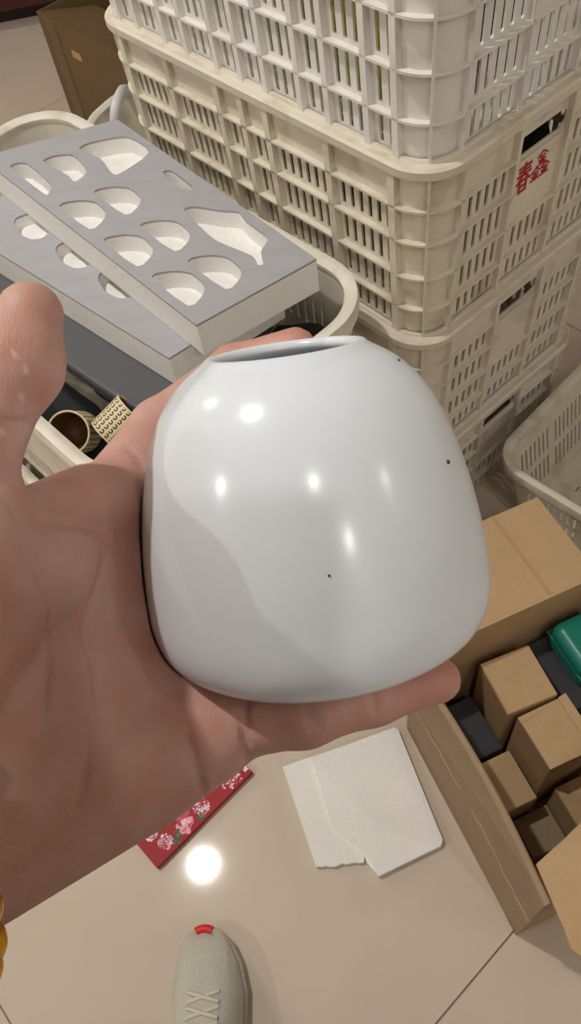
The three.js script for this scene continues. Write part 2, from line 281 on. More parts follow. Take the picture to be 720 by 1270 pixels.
function basket(name, label, sp, mat, opts, pos, turn, group) {
  const t = thing(name, label, 'basket', pos, turn, group), H = sp.H;
  for (let side = 0; side < 4; side++) {
    const m = sideMap(sp, side), holes = [], n = Math.floor(2 * m.half / opts.pitch);
    for (const [y0, y1] of opts.rows) for (let i = 0; i < n; i++) { if (opts.plainFront && side === 0 && y1 > 0.1) continue; if (opts.skip && i % opts.skip === opts.skip - 1) continue; holes.push(slotHole((i - (n - 1) / 2) * opts.pitch, y0, y1, opts.slot)); }
    mesh(side < 2 ? 'long_wall' : 'short_wall', wallPlate(sp, side, 0, H - 0.004, holes, 0.003), mat, t);
  }
  for (let k = 0; k < 4; k++) mesh('corner_panel', ring(sp, rectLoop(0, H - 0.004, -0.003, 0), 10, k), mat, t);
  const w = opts.rim;
  const rim = mesh('rim', ring(sp, [[H - 0.02, 0.0], [H - 0.024, w * 0.75], [H - 0.022, w], [H - 0.006, w], [H - 0.001, w * 0.85], [H, w * 0.5], [H - 0.001, 0], [H - 0.005, -0.004], [H - 0.012, -0.004]], 12), mat, t);
  if (opts.step) mesh('step', ring(sp, [[H - opts.step, -0.001], [H - opts.step, 0.006], [H - opts.step + 0.004, 0.007], [H - opts.step + 0.008, -0.001]], 12), mat, t);
  const i0 = sp.inset(0), P = path(sp, 8).map(([x, z, dx, dz]) => [x + dx * (sp.R - i0), z + dz * (sp.R - i0)]).reverse(), holes = [];
  if (opts.baseSlots) for (let x = -sp.a + 0.09; x < sp.a - 0.085; x += 0.032) for (let z = -sp.b + 0.085; z < sp.b - 0.08; z += 0.026) holes.push([[x, z], [x + 0.013, z], [x + 0.013, z + 0.0035], [x, z + 0.0035]].reverse());
  mesh('base_plate', slab(P, holes, 0.0005, 0.004), mat, t);
  return t;
}
const bigSpec = { a: 0.352, b: 0.196, R: 0.075, H: 0.3, inset: y => 0.01 * (1 - y / 0.3) };
const bigRows = { rows: [[0.03, 0.09], [0.11, 0.16], [0.18, 0.228]], pitch: 0.016, slot: 0.0065, rim: 0.014, step: 0.05, plainFront: true };
const lrPos = (l, r, y) => { const p = LR(l, r, y); return [p.x, p.y, p.z]; };
basket('plastic_basket', 'large cream basket holding two pocketed foam slabs', bigSpec, M.basket, bigRows, lrPos(0.4, -0.242, 0.318), crateTurn + 0.035, 'baskets');
basket('plastic_basket', 'large cream basket underneath the basket of foam slabs', { ...bigSpec }, M.basketOld, { ...bigRows, rows: [[0.03, 0.09], [0.11, 0.17]] }, lrPos(0.4, -0.242, 0.0), crateTurn + 0.035, 'baskets');
const lowSpec = { a: 0.21, b: 0.15, R: 0.05, H: 0.195, inset: y => 0.04 * (1 - y / 0.195) };
basket('plastic_basket', 'empty shallow cream basket on the floor beside the crate stack', lowSpec, M.basketOld, { rows: [[0.035, 0.085], [0.1, 0.15]], pitch: 0.0125, slot: 0.005, rim: 0.013, skip: 9, baseSlots: true, step: 0.045 }, lrPos(-0.178, 0.366, 0.0005), Math.atan2(-DR.z, DR.x) + 0.06, 'baskets');
const rearSpec = { a: 0.16, b: 0.11, R: 0.09, H: 0.4, inset: y => 0.04 * (1 - y / 0.4) };
{
  const rb = basket('plastic_basket', 'tall cream basket with a white carrying handle behind the big basket', rearSpec, M.basket, { rows: [[0.05, 0.15], [0.18, 0.3]], pitch: 0.02, slot: 0.008, rim: 0.012 }, lrPos(0.9, 0.235, 0), crateTurn + 0.3, 'baskets');
  rb.updateMatrixWorld();
  mesh('handle', tube([[-0.165, 0.385, -1.755], [-0.172, 0.42, -1.71], [-0.18, 0.432, -1.667], [-0.19, 0.428, -1.635], [-0.2, 0.4, -1.63], [-0.205, 0.37, -1.65]].map(p => rb.worldToLocal(V(...p)).toArray()), 0.0105), M.whitePlastic, rb);
}

// ------------------------------------------------------------------ foam slabs and the rest of the basket load; plan coordinates (l, r) run along the crate stack's sides
function planMesh(name, pts, holes, y0, y1, mat, parent, bevel = 0) {
  const f = ([l, r]) => { const p = LR(l, r); return [p.x, p.z]; };
  const fix = q => { let a = 0; q.forEach((u, k) => { const v = q[(k + 1) % q.length]; a += u[0] * v[1] - v[0] * u[1]; }); return a > 0 ? q.slice().reverse() : q; };
  return mesh(name, slab(fix(pts.map(f)), (holes || []).map(h => fix(h.map(f)).reverse()), y0, y1, bevel), mat, parent);
}
function smoothLoop(pts, n = 3) { const c = new THREE.CatmullRomCurve3(pts.map(([a, b]) => V(a, b, 0)), true, 'catmullrom', 0.35); return c.getPoints(pts.length * n).slice(0, -1).map(p => [p.x, p.y]); }
{
  const cups = [[0.41, -0.2], [0.397, -0.152], [0.303, -0.203], [0.289, -0.155], [0.199, -0.205], [0.187, -0.158]].map(([cl, cr]) => [[0.04, -0.018], [0.028, 0.006], [0.007, 0.018], [-0.02, 0.015], [-0.033, 0.004], [-0.035, -0.02]].map(([a, b]) => [cl + a, cr + b]));
  const others = [
    [[0.309, -0.116], [0.302, -0.102], [0.271, -0.087], [0.25, -0.074], [0.228, -0.08], [0.188, -0.083], [0.179, -0.088], [0.17, -0.107], [0.151, -0.119], [0.155, -0.125], [0.173, -0.119], [0.223, -0.128], [0.249, -0.127]],
    [[0.397, -0.083], [0.388, -0.074], [0.337, -0.079], [0.339, -0.087], [0.369, -0.093]],
    [[0.537, -0.126], [0.539, -0.108], [0.507, -0.064], [0.449, -0.067], [0.442, -0.126], [0.46, -0.128], [0.492, -0.12]],
    [[0.555, -0.176], [0.554, -0.158], [0.533, -0.14], [0.484, -0.149], [0.477, -0.174], [0.499, -0.172]],
    [[0.583, -0.214], [0.572, -0.194], [0.5, -0.199], [0.484, -0.214], [0.492, -0.217]]];
  const soft = [...cups, ...others].map(h => smoothLoop(h, 3)), outline = [[0.554, -0.047], [0.109, -0.073], [0.132, -0.239], [0.64, -0.23]];
  const up = thing('foam_slab', 'grey topped white foam slab with cut pockets, upper one of two', 'foam', [0, 0, 0], 0, 'foam slabs');
  mesh('foam_body', [planMesh('tmp', outline, soft, 0.634, 0.657, M.foam, up).geometry, planMesh('tmp', outline, null, 0.612, 0.634, M.foam, up).geometry], M.foam, up);
  for (const c of up.children.filter(c => c.name === 'tmp')) up.remove(c);
  planMesh('grey_lining', outline, soft, 0.657, 0.66, M.foamGrey, up);
  const low = thing('foam_slab', 'grey topped white foam slab mostly covered by another foam slab', 'foam', [0, 0, 0], 0, 'foam slabs');
  const o2 = [[0.6, -0.08], [0.15, -0.1], [0.162, -0.27], [0.62, -0.318]];
  const sl = [[0.515, -0.245], [0.415, -0.239], [0.32, -0.234]].map(([cl, cr]) => [[0.035, 0.0], [0.025, -0.012], [0, -0.018], [-0.024, -0.014], [-0.035, 0], [-0.02, 0.03], [0.02, 0.03]].map(([a, b]) => [cl + a, cr + b])).map(h => smoothLoop(h, 3));
  mesh('foam_body', [planMesh('tmp', o2, sl, 0.592, 0.608, M.foam, low).geometry, planMesh('tmp', o2, null, 0.562, 0.592, M.foam, low).geometry], M.foam, low);
  for (const c of low.children.filter(c => c.name === 'tmp')) low.remove(c);
  planMesh('grey_lining', o2, sl, 0.608, 0.611, M.foamGrey, low);
  tag(planMesh('plastic_tray', smoothLoop([[0.6, -0.1], [0.2, -0.1], [0.165, -0.14], [0.165, -0.29], [0.2, -0.332], [0.6, -0.345]], 6), null, 0.535, 0.56, M.darkGrey, null, 0.006), 'dark grey plastic tray lying under the foam slabs', 'tray');
  const drop = (o, l, r, y, ry = 0) => { o.position.copy(LR(l, r, y)); o.rotation.y = ry; return o; };
  tag(drop(mesh('black_bag', blob(0.062, 0.085, 0.05, 4, 0.25), M.blackSoft), 0.126, -0.112, 0.475, 0.4), 'rumpled black bag in the basket corner next to the foam slabs', 'bag');
  tag(drop(mesh('black_bag', blob(0.15, 0.075, 0.042, 8, 0.25), M.blackSoft), 0.31, -0.372, 0.45, crateTurn), 'rumpled black bag below the dark grey tray', 'bag');
  tag(drop(mesh('black_bag', blob(0.15, 0.085, 0.08, 10, 0.2), M.blackSoft), 0.38, -0.215, 0.433, crateTurn), 'large black bag that carries the tray and foam slabs', 'bag');
  // small lattice-printed cups
  const lat = tex(128, (u, v) => { const gx = u * 4 % 1 - 0.5, gy = v * 4 % 1 - 0.5, r = Math.hypot(gx, gy), d = Math.abs(r - 0.29) < 0.12 && gx > -0.18 ? 1 : 0; return d ? [74, 50, 24] : [224, 210, 172]; }, 0.03);
  const latMat = std(0xffffff, { map: lat, roughness: 0.55 }), inMat = std(0x6b4a22, { roughness: 0.5 });
  const cup = (label, l, r, y, dir) => {
    const c = thing('lattice_cup', label, 'cup', [0, 0, 0], 0, 'lattice cups'); c.position.copy(LR(l, r, y)); c.quaternion.setFromUnitVectors(V(0, 1, 0), dir.normalize());
    const R = 0.0265, h = 0.044, g = new THREE.CylinderGeometry(R, R, h, 40, 1, true), uv = g.attributes.uv; for (let i = 0; i < uv.count; i++) uv.setXY(i, uv.getX(i) * 2 * Math.PI * R, uv.getY(i) * h);
    mesh('lattice_wall', g, latMat, c);
    mesh('cup_lining', boxUV(new THREE.LatheGeometry([[0.0001, -h / 2 + 0.002], [R - 0.003, -h / 2 + 0.002], [R - 0.002, h / 2 - 0.001]].map(p => new THREE.Vector2(...p)), 36)), inMat, c);
    mesh('rim', boxUV(new THREE.TorusGeometry(R - 0.0008, 0.0014, 8, 40).rotateX(Math.PI / 2).translate(0, h / 2, 0)), std(0xe2d3ac, { roughness: 0.5 }), c);
    mesh('cup_base', boxUV(new THREE.CylinderGeometry(R, R, 0.003, 36).translate(0, -h / 2, 0)), latMat, c);
  };
  cup('lattice printed cup tipped over, its brown inside showing', 0.215, -0.398, 0.545, V(-0.1, 0.75, 0.62));
  cup('lattice printed cup lying on its side against the black bag', 0.175, -0.352, 0.553, V(0.75, 0.35, -0.35));
}

// ------------------------------------------------------------------ open carton with small boxes
const BOX0 = V(0.195, 0, -0.103), BOXT = 0.2439;
const inBox = (x, y, z) => [BOX0.x + Math.cos(BOXT) * x + Math.sin(BOXT) * z, y, BOX0.z - Math.sin(BOXT) * x + Math.cos(BOXT) * z];
{
  const c = thing('open_carton', 'open brown corrugated carton full of small boxes on the floor', 'carton', [BOX0.x, 0, BOX0.z], BOXT), W = 0.29, D = 0.323, Hc = 0.283, th = 0.0045;
  // left wall bows a little inwards half way along
  const bow = new THREE.BoxGeometry(th, Hc, D, 1, 6, 12).translate(th / 2, Hc / 2, -D / 2), p = bow.attributes.position;
  for (let i = 0; i < p.count; i++) { const u = -p.getZ(i) / D, y = p.getY(i) / Hc; p.setX(i, p.getX(i) + 0.009 * Math.sin(Math.PI * u) * y); }
  bow.computeVertexNormals();
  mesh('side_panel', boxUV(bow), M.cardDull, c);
  mesh('side_panel', bx(th, Hc, D, W - th / 2, Hc / 2, -D / 2), M.card, c);
  mesh('side_panel', bx(W - 2 * th, Hc, th, W / 2, Hc / 2, -D + th / 2), M.card, c);
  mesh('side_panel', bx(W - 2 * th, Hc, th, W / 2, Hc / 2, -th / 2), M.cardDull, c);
  mesh('base_panel', bx(W, 0.005, D, W / 2, 0.003, -D / 2), M.card, c);
  // flap folded down outside the left wall, with a ragged free edge
  const R = rng(5), rag = [], n = 22; for (let i = 0; i <= n; i++) rag.push([-D * i / n, 0.155 + (R() - 0.5) * 0.012]);
  const lid = []; for (let i = 0; i <= n; i++) lid.push([-D * (1 - i / n), Hc + 0.002]);
  const fs = poly([...rag, ...lid]), fg = new THREE.ExtrudeGeometry(fs, { depth: 0.004, bevelEnabled: false }); fg.rotateY(-Math.PI / 2);
  const fp = fg.attributes.position; for (let i = 0; i < fp.count; i++) { const u = -fp.getZ(i) / D, y = fp.getY(i) / Hc; fp.setX(i, fp.getX(i) - 0.0002 + 0.009 * Math.sin(Math.PI * u) * y - 0.002 * (1 - y) * (1 - y)); }
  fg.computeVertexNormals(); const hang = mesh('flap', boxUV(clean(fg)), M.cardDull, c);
  mesh('torn_edge', boxUV(new THREE.TubeGeometry(new THREE.CatmullRomCurve3(rag.map(([z, y]) => V(-0.0028 + 0.009 * Math.sin(Math.PI * -z / D) * y / Hc - 0.002 * (1 - y / Hc) ** 2, y, z))), 80, 0.0021, 5)), M.tornEdge, hang);
  const fold = []; for (let i = 0; i <= 16; i++) { const u = i / 16; fold.push([0.0005 + 0.009 * Math.sin(Math.PI * u), Hc - 0.0005, -D * u]); } mesh('fold_edge', tube(fold, 0.0046, 40, 10), M.cardDull, hang);
  // far flap laid back, two panels with a score line
  const ff = mesh('flap', slab([[0.0, -0.148], [0.288, -0.148], [0.286, 0], [0.0, 0]].reverse(), null, -0.0045, 0, 0.0008), M.card, c); ff.position.set(0.001, Hc, -D); ff.rotation.x = -0.06;
  mesh('score_strip', slab([[0.0, -0.148], [0.005, -0.148], [0.005, 0], [0.0, 0]].map(([x, z]) => [x + 0.21, z]).reverse(), null, -0.0005, 0.0007), M.cardEdge, ff);
  // right flap hangs outside
  mesh('flap', bx(0.004, 0.14, D, W + 0.003, Hc - 0.07, -D / 2), M.card, c);
  // near flap, torn, lying across the near corner
  const nf = []; { const R2 = rng(9), A = [0.0105, -0.041], B = [0.26, -0.1]; for (let i = 0; i <= 18; i++) { const t = i / 18; nf.push([A[0] + (B[0] - A[0]) * t + (R2() - 0.5) * 0.002, A[1] + (B[1] - A[1]) * t + (R2() - 0.5) * 0.003]); } nf.push([0.27, 0.06], [0.1, 0.068], [0.02, 0.06], [0.004, 0.058], [-0.003, 0.047], [0.001, 0.03]); }
  const near = mesh('flap', slab(nf, null, Hc + 0.0025, Hc + 0.0075), M.card, c); near.userData.label = 'torn flap lying across the near corner';
  const small = (name, label, x0, x1, z0, z1, y0, y1, mat, opt = {}) => {
    const t = thing(name, label, 'box', inBox((x0 + x1) / 2, y0, (z0 + z1) / 2), BOXT + (opt.turn || 0), 'small boxes in the carton'), w = x1 - x0, d = z1 - z0, h = y1 - y0;
    mesh('box_body', rbx(w, h - 0.002, d, 0.0015, 0, (h - 0.002) / 2, 0), mat, t);
    if (opt.half) { mesh('lid_flap', bx(w - 0.001, 0.0015, d * 0.5 - 0.0008, 0, h - 0.001, -d * 0.25), mat, t); const k = mesh('lid_flap', bx(w - 0.001, 0.0015, d * 0.5 - 0.0008, 0, 0, d * 0.25), mat, t); k.position.set(0, h, 0); k.rotation.x = 0.05; }
    else if (opt.skew) { const k = mesh('lid_flap', slab([[-w / 2, -d / 2 + 0.012], [w / 2, -d / 2], [w / 2, d / 2], [-w / 2, d / 2]].reverse(), null, 0, 0.0015), mat, t); k.position.y = h - 0.0015; k.rotation.z = -0.05; const q = mesh('lid_flap', bx(0.012, 0.0015, d, 0, 0, 0), mat, t); q.position.set(w / 2 - 0.008, h + 0.003, 0); q.rotation.z = 0.5; }
    else mesh('lid_flap', bx(w - 0.002, 0.0015, d - 0.002, 0, h - 0.001, 0), mat, t);
    return t;
  };
  small('small_carton', 'tan square box touching the back wall of the open carton', 0.1, 0.176, -0.302, -0.222, 0.006, 0.2, M.card, { turn: -0.05 });
  small('small_carton', 'tan square box with a folded half-open lid in the open carton', 0.108, 0.184, -0.216, -0.138, 0.006, 0.2, M.card, { skew: true });
  small('small_carton', 'low tan box between the dark box and the carton wall', 0.043, 0.096, -0.2, -0.127, 0.006, 0.12, M.card);
  small('small_carton', 'lowest brown box deep in the near end of the carton', 0.062, 0.118, -0.124, -0.068, 0.006, 0.06, M.cardDull);
  small('small_carton', 'brown box partly under the torn near flap', 0.122, 0.19, -0.128, -0.07, 0.006, 0.125, M.card);
  const dk = small('dark_box', 'charcoal box with a faint line of pale print in the carton', 0.038, 0.094, -0.298, -0.21, 0.006, 0.1, M.charcoal);
  { const R3 = rng(31), bits = []; for (let i = 0; i < 9; i++) bits.push(bx(0.0014 + R3() * 0.001, 0.0002, 0.0022, -0.016 + (R3() - 0.5) * 0.001, 0.0943, -0.016 + i * 0.0038)); const pr = mesh('printed_line', bits, std(0x8d8d92), dk); pr.userData.label = 'faint pale printed line'; }
  small('dark_box', 'slate grey box below the teal box in the carton', 0.19, 0.275, -0.312, -0.2, 0.006, 0.165, M.charcoal, { turn: 0.02 });
  const te = thing('teal_box', 'glossy teal rounded box on the slate grey box', 'box', inBox(0.245, 0.166, -0.262), BOXT, 'small boxes in the carton');
  mesh('box_body', rbx(0.066, 0.058, 0.088, 0.016, 0, 0.029, 0), M.teal, te); mesh('lid_band', rbx(0.068, 0.004, 0.09, 0.0018, 0, 0.032, 0), std(0x0b5f54, { roughness: 0.4 }), te);
}

// ------------------------------------------------------------------ things behind
{
  const c = thing('brown_carton', 'old brown carton with tape strips behind the crates', 'carton', [0, 0, 0], 0);
  const o = V(-0.417, 0, -2.439), e = DL.clone().negate(), f = DR.clone(), A = 0.5, B = 0.36, h = 0.3, t = 0.005;
  c.position.copy(o); c.rotation.y = Math.atan2(-e.z, e.x);     // local x along the front, local -z to the back
  mesh('front_panel', bx(A, h, t, A / 2, h / 2, -t / 2), M.cardOld, c); mesh('side_panel', bx(t, h, B, t / 2, h / 2, -B / 2), M.cardOld, c);
  mesh('side_panel', bx(t, h, B, A - t / 2, h / 2, -B / 2), M.cardOld, c); mesh('rear_panel', bx(A, h, t, A / 2, h / 2, -B + t / 2), M.cardOld, c); mesh('base_panel', bx(A, t, B, A / 2, t / 2 + 0.001, -B / 2), M.cardOld, c);
  const fl = mesh('flap', slab([[0, 0], [A, 0], [A - 0.02, -0.17], [0.02, -0.17]].reverse(), null, -0.004, 0.001), M.cardOld, c); fl.position.set(0, h, 0); fl.rotation.x = -0.25;
  mesh('tape_strip', bx(0.05, h, 0.001, 0.06, h / 2, 0.0008), M.tape, c);
  mesh('torn_patch', bx(0.045, 0.02, 0.0012, 0.16, 0.23, 0.0008), M.cardEdge, c);
  const cab = thing('low_cabinet', 'dark maroon wooden cabinet along the back wall', 'cabinet', [0, 0, -3.33], 0);
  mesh('carcass', rbx(3.6, 0.62, 0.46, 0.006, -0.4, 0.36, 0), M.maroon, cab); mesh('plinth', bx(3.56, 0.05, 0.4, -0.4, 0.025, -0.02), std(0x2a1112, { roughness: 0.5 }), cab); mesh('top_board', rbx(3.66, 0.03, 0.5, 0.008, -0.4, 0.685, 0), M.maroon, cab);
  for (let i = 0; i < 6; i++) { const d = mesh('door', rbx(0.59, 0.54, 0.018, 0.004, -1.9 + i * 0.6, 0.37, 0.24), M.maroon, cab); mesh('knob', boxUV(new THREE.SphereGeometry(0.014, 16, 12).translate(-1.9 + i * 0.6 + (i % 2 ? -0.25 : 0.25), 0.42, 0.262)), M.gold, d); }
}

// ------------------------------------------------------------------ things on the floor
{
  const R = rng(77);
  const edge = (a, b, n, j) => { const o = []; for (let i = 0; i < n; i++) { const t = i / n; o.push([a[0] + (b[0] - a[0]) * t + (i ? (R() - 0.5) * j : 0), a[1] + (b[1] - a[1]) * t + (i ? (R() - 0.5) * j : 0)]); } return o; };
  const a = [-0.089, -0.391], b = [0.096, -0.418], b2 = [0.102, -0.414], c = [0.128, -0.24], c2 = [0.123, -0.232], d = [0.025, -0.208], e = [0.011, -0.23], f = [-0.063, -0.237];
  const out = [...edge(a, b, 6, 0.001), b, b2, ...edge(b2, c, 6, 0.001), c, c2, ...edge(c2, d, 6, 0.001), d, e, [0.0105, -0.24], [0.008, -0.231], ...edge([0.006, -0.231], f, 14, 0.004), f];
  const step = [[-0.042, -0.396], ...edge([-0.042, -0.396], b, 5, 0.0005).slice(1), b, b2, c, c2, d, [0.0125, -0.2405], [-0.005, -0.262], [-0.024, -0.281], [-0.03, -0.29], [-0.033, -0.32], [-0.038, -0.36]];
  const cw = q => { let s = 0; q.forEach((u, k) => { const v = q[(k + 1) % q.length]; s += u[0] * v[1] - v[0] * u[1]; }); return s > 0 ? q.slice().reverse() : q; };
  const t = thing('foam_sheet', 'white broken foam sheet lying on the glossy floor', 'foam', [0, 0, 0], 0);
  mesh('lower_layer', slab(cw(out), null, 0.0005, 0.011), M.foam, t); mesh('upper_skin', slab(cw(step), null, 0.011, 0.0145, 0.0008), M.foam, t);

  // red floral packet
  const cv = document.createElement('canvas'); cv.width = 512; cv.height = 160; const g = cv.getContext('2d'), R2 = rng(3);
  g.fillStyle = '#9a0a14'; g.fillRect(0, 0, 512, 160);
  const petals = (x, y, r, col, n) => { for (let k = 0; k < n; k++) { const th = k / n * 6.283 + R2(), rr = r * (0.35 + 0.65 * R2()); g.fillStyle = col[Math.floor(R2() * col.length)]; g.beginPath(); g.ellipse(x + Math.cos(th) * rr * 0.6, y + Math.sin(th) * rr * 0.6, r * 0.36, r * 0.24, th, 0, 6.283); g.fill(); } };
  const spray = (x, y, r, col, n) => { for (let k = 0; k < n; k++) { const th = R2() * 6.283, rr = r * Math.sqrt(R2()); g.fillStyle = col[Math.floor(R2() * col.length)]; g.beginPath(); g.arc(x + Math.cos(th) * rr, y + Math.sin(th) * rr, 2 + R2() * 3, 0, 6.283); g.fill(); } };
  for (const [x, y] of [[180, 118], [205, 60], [400, 60]]) { petals(x, y, 46, ['#c8446a', '#d86a88', '#e9a4b4', '#b92b50'], 26); petals(x + 10, y - 6, 22, ['#f3d3d6', '#e7a9b5'], 12); }
  for (const [x, y, r] of [[275, 110, 34], [85, 110, 30], [430, 115, 46], [470, 60, 40], [300, 40, 30], [60, 40, 30]]) spray(x, y, r, ['#e9d6df', '#d9b6c6', '#f4ece6', '#b06a84', '#c22d3f'], 130);
  for (const [x, y] of [[120, 140], [142, 120], [250, 140]]) petals(x, y, 20, ['#2c5a48', '#3f6f58', '#88743c'], 10);
  petals(500, 130, 16, ['#f3ead6', '#e8dcc0'], 8);
  const ft = new THREE.CanvasTexture(cv); ft.colorSpace = THREE.SRGBColorSpace;
  const pk = thing('floral_packet', 'flat red paper packet printed with pink blossoms on the floor', 'packet', [0, 0, 0], 0);
  const len = 0.198, wid = 0.062; pk.position.set(-0.137, 0.0005, -0.392); pk.rotation.y = Math.atan2(-(0.115), -0.161);   // local x runs along the long near edge
  mesh('packet_body', rbx(len, 0.012, wid, 0.0015, len / 2, 0.0065, wid / 2), M.red, pk);
  const pl = new THREE.BoxGeometry(len - 0.001, 0.0006, wid - 0.001).translate(len / 2, 0.0126, wid / 2), pp = pl.attributes.position, u = pl.attributes.uv;
  for (let i = 0; i < pp.count; i++) u.setXY(i, 1 - pp.getX(i) / len, pp.getZ(i) / wid);
  mesh('printed_cover', pl, std(0xffffff, { map: ft, roughness: 0.6 }), pk).userData.label = 'red cover with pink and white blossoms';
}

// ------------------------------------------------------------------ sneakers
function loft(sections, closeEnds = true) {      // sections: arrays of equal length of [x,y,z]
  const pos = [], n = sections[0].length, tri = (a, b, c) => pos.push(...a, ...b, ...c);
  for (let k = 0; k + 1 < sections.length; k++) for (let j = 0; j < n; j++) { const j2 = (j + 1) % n, A = sections[k][j], B = sections[k][j2], C = sections[k + 1][j2], D = sections[k + 1][j]; tri(A, B, C); tri(A, C, D); }
  if (closeEnds) for (const [s, fl] of [[sections[0], 1], [sections[sections.length - 1], 0]]) { const c = [0, 1, 2].map(i => s.reduce((q, p) => q + p[i], 0) / n); for (let j = 0; j < n; j++) { const j2 = (j + 1) % n; fl ? tri(s[j2], s[j], c) : tri(s[j], s[j2], c); } }
  const g = new THREE.BufferGeometry(); g.setAttribute('position', new THREE.Float32BufferAttribute(pos, 3)); boxUV(g); return toCreasedNormals(g, 0.9);
}
function sneaker(label, pos, turn, mirror) {
  const t = thing('sneaker', label, 'shoe', pos, turn, 'sneakers'); const sx = mirror ? -1 : 1;
  // toe points to local -z, toe tip at z = 0
  const Wd = [[0, 0.004], [0.006, 0.020], [0.02, 0.033], [0.045, 0.043], [0.08, 0.0485], [0.12, 0.047], [0.16, 0.041], [0.2, 0.037], [0.24, 0.036], [0.265, 0.030], [0.279, 0.016], [0.283, 0.004]];
  const off = z => sx * (0.008 * Math.sin(Math.min(1, z / 0.2) * Math.PI) - 0.004);
  const hgt = z => 0.034 + 0.03 * Math.min(1, z / 0.06) + 0.035 * sm(Math.max(0, Math.min(1, (z - 0.06) / 0.12)));
  const sole = [], upper = [];
  for (const [z, w] of Wd) {
    const s = [], u = [], n = 28, lift = 0.008 * Math.max(0, 1 - z / 0.05);
    for (let j = 0; j < n; j++) { const a = j / n * Math.PI * 2, c = Math.cos(a), si = Math.sin(a); s.push([off(z) + (w + 0.003) * Math.sign(c) * Math.pow(Math.abs(c), 0.35), 0.0135 + lift + 0.0135 * Math.sign(si) * Math.pow(Math.abs(si), 0.35), z]); const hh = hgt(z) * (0.25 + 0.75 * Math.min(1, w / 0.036)); const yy = si > 0 ? Math.pow(si, 0.75) * (hh - 0.022) : si * 0.004; u.push([off(z) + w * 0.985 * Math.sign(c) * Math.pow(Math.abs(c), 0.8) * (si > 0 ? 1 - 0.12 * si * (z / 0.283) : 1), 0.024 + lift + yy, z + (si > 0 ? 0.006 * si * Math.max(0, 1 - z / 0.02) : 0)]); }
    sole.push(s); upper.push(u);
  }
  mesh('sole', loft(sole), M.rubber, t); mesh('upper', loft(upper), M.knit, t);
  const tb = []; for (let i = 0; i <= 10; i++) { const a = (-1 + 2 * i / 10) * 0.75; tb.push([off(0) + 0.0165 * Math.sin(a), 0.031, 0.0035 + 0.012 * (1 - Math.cos(a))]); }
  mesh('toe_bumper', tube(tb, 0.0062, 30, 8), M.rubberRed, t).userData.label = 'red toe bumper';
  const top = (x, z) => { let w = 0.047; for (let i = 0; i + 1 < Wd.length; i++) if (z >= Wd[i][0] && z <= Wd[i + 1][0]) w = Wd[i][1] + (Wd[i + 1][1] - Wd[i][1]) * (z - Wd[i][0]) / (Wd[i + 1][0] - Wd[i][0]); return 0.024 + (hgt(z) - 0.022) * Math.pow(Math.max(0, 1 - Math.pow(Math.min(1, Math.abs(x) / w), 2.5)), 0.375); };
  for (let k = 0; k < 5; k++) for (const q of [-1, 1]) {
    const z = 0.088 + k * 0.018, pts = []; for (let i = 0; i <= 8; i++) { const x = (-1 + i / 4) * 0.021, zz = z + q * (i / 8 - 0.5) * 0.012; pts.push([off(zz) + x, top(x, zz) + (q > 0 ? 0.0022 : 0.0008), zz]); }
    mesh('lace', tube(pts, 0.0027, 20, 6), M.lace, t);
  }
  mesh('collar', boxUV(new THREE.TorusGeometry(0.038, 0.009, 10, 32).scale(0.9, 1.25, 1).rotateX(Math.PI / 2 - 0.12).translate(off(0.22), 0.098, 0.215)), M.lace, t);
  return t;
}
sneaker('pale grey knit sneaker with red toe beside the red floral packet', [-0.2275, 0.0005, -0.184], -0.12, false);
sneaker('pale grey knit sneaker on the photographer\'s other foot', [0.03, 0.0005, 0.08], -0.12, true);

// ------------------------------------------------------------------ vase, in the camera's frame of the hand: X right, Y down, Z forward (metres)
const toWorld = (x, y, z) => EYE.clone().addScaledVector(RT, x).addScaledVector(UPV, -y).addScaledVector(FW, z);
const VC = [0.005, -0.004, 0.27], VA = [-0.1377, -0.9467, -0.2913], VH = 0.0989;
const VK = [0, 0.06, 0.15, 0.3, 0.45, 0.6, 0.75, 0.86, 0.94, 1], VR = [0.0468, 0.0546, 0.058, 0.0577, 0.0558, 0.0526, 0.0479, 0.0421, 0.035, 0.0263];
function vaseR(t) {
  t = Math.max(0, Math.min(1, t)); let i = 0; while (i < VK.length - 2 && t > VK[i + 1]) i++;
  const m = k => k === 0 ? (VR[1] - VR[0]) / (VK[1] - VK[0]) : k === VK.length - 1 ? (VR[k] - VR[k - 1]) / (VK[k] - VK[k - 1]) : (VR[k + 1] - VR[k - 1]) / (VK[k + 1] - VK[k - 1]);
  const h = VK[i + 1] - VK[i], u = (t - VK[i]) / h;
  return (2 * u ** 3 - 3 * u ** 2 + 1) * VR[i] + (u ** 3 - 2 * u ** 2 + u) * h * m(i) + (-2 * u ** 3 + 3 * u ** 2) * VR[i + 1] + (u ** 3 - u ** 2) * h * m(i + 1);
}
function vaseDist(x, y, z) {
  const dx = x - VC[0], dy = y - VC[1], dz = z - VC[2], a = dx * VA[0] + dy * VA[1] + dz * VA[2], rho = Math.sqrt(Math.max(0, dx * dx + dy * dy + dz * dz - a * a));
  return Math.max((rho - vaseR(a / VH + 0.5)) * 0.85, Math.abs(a) - VH / 2);
}
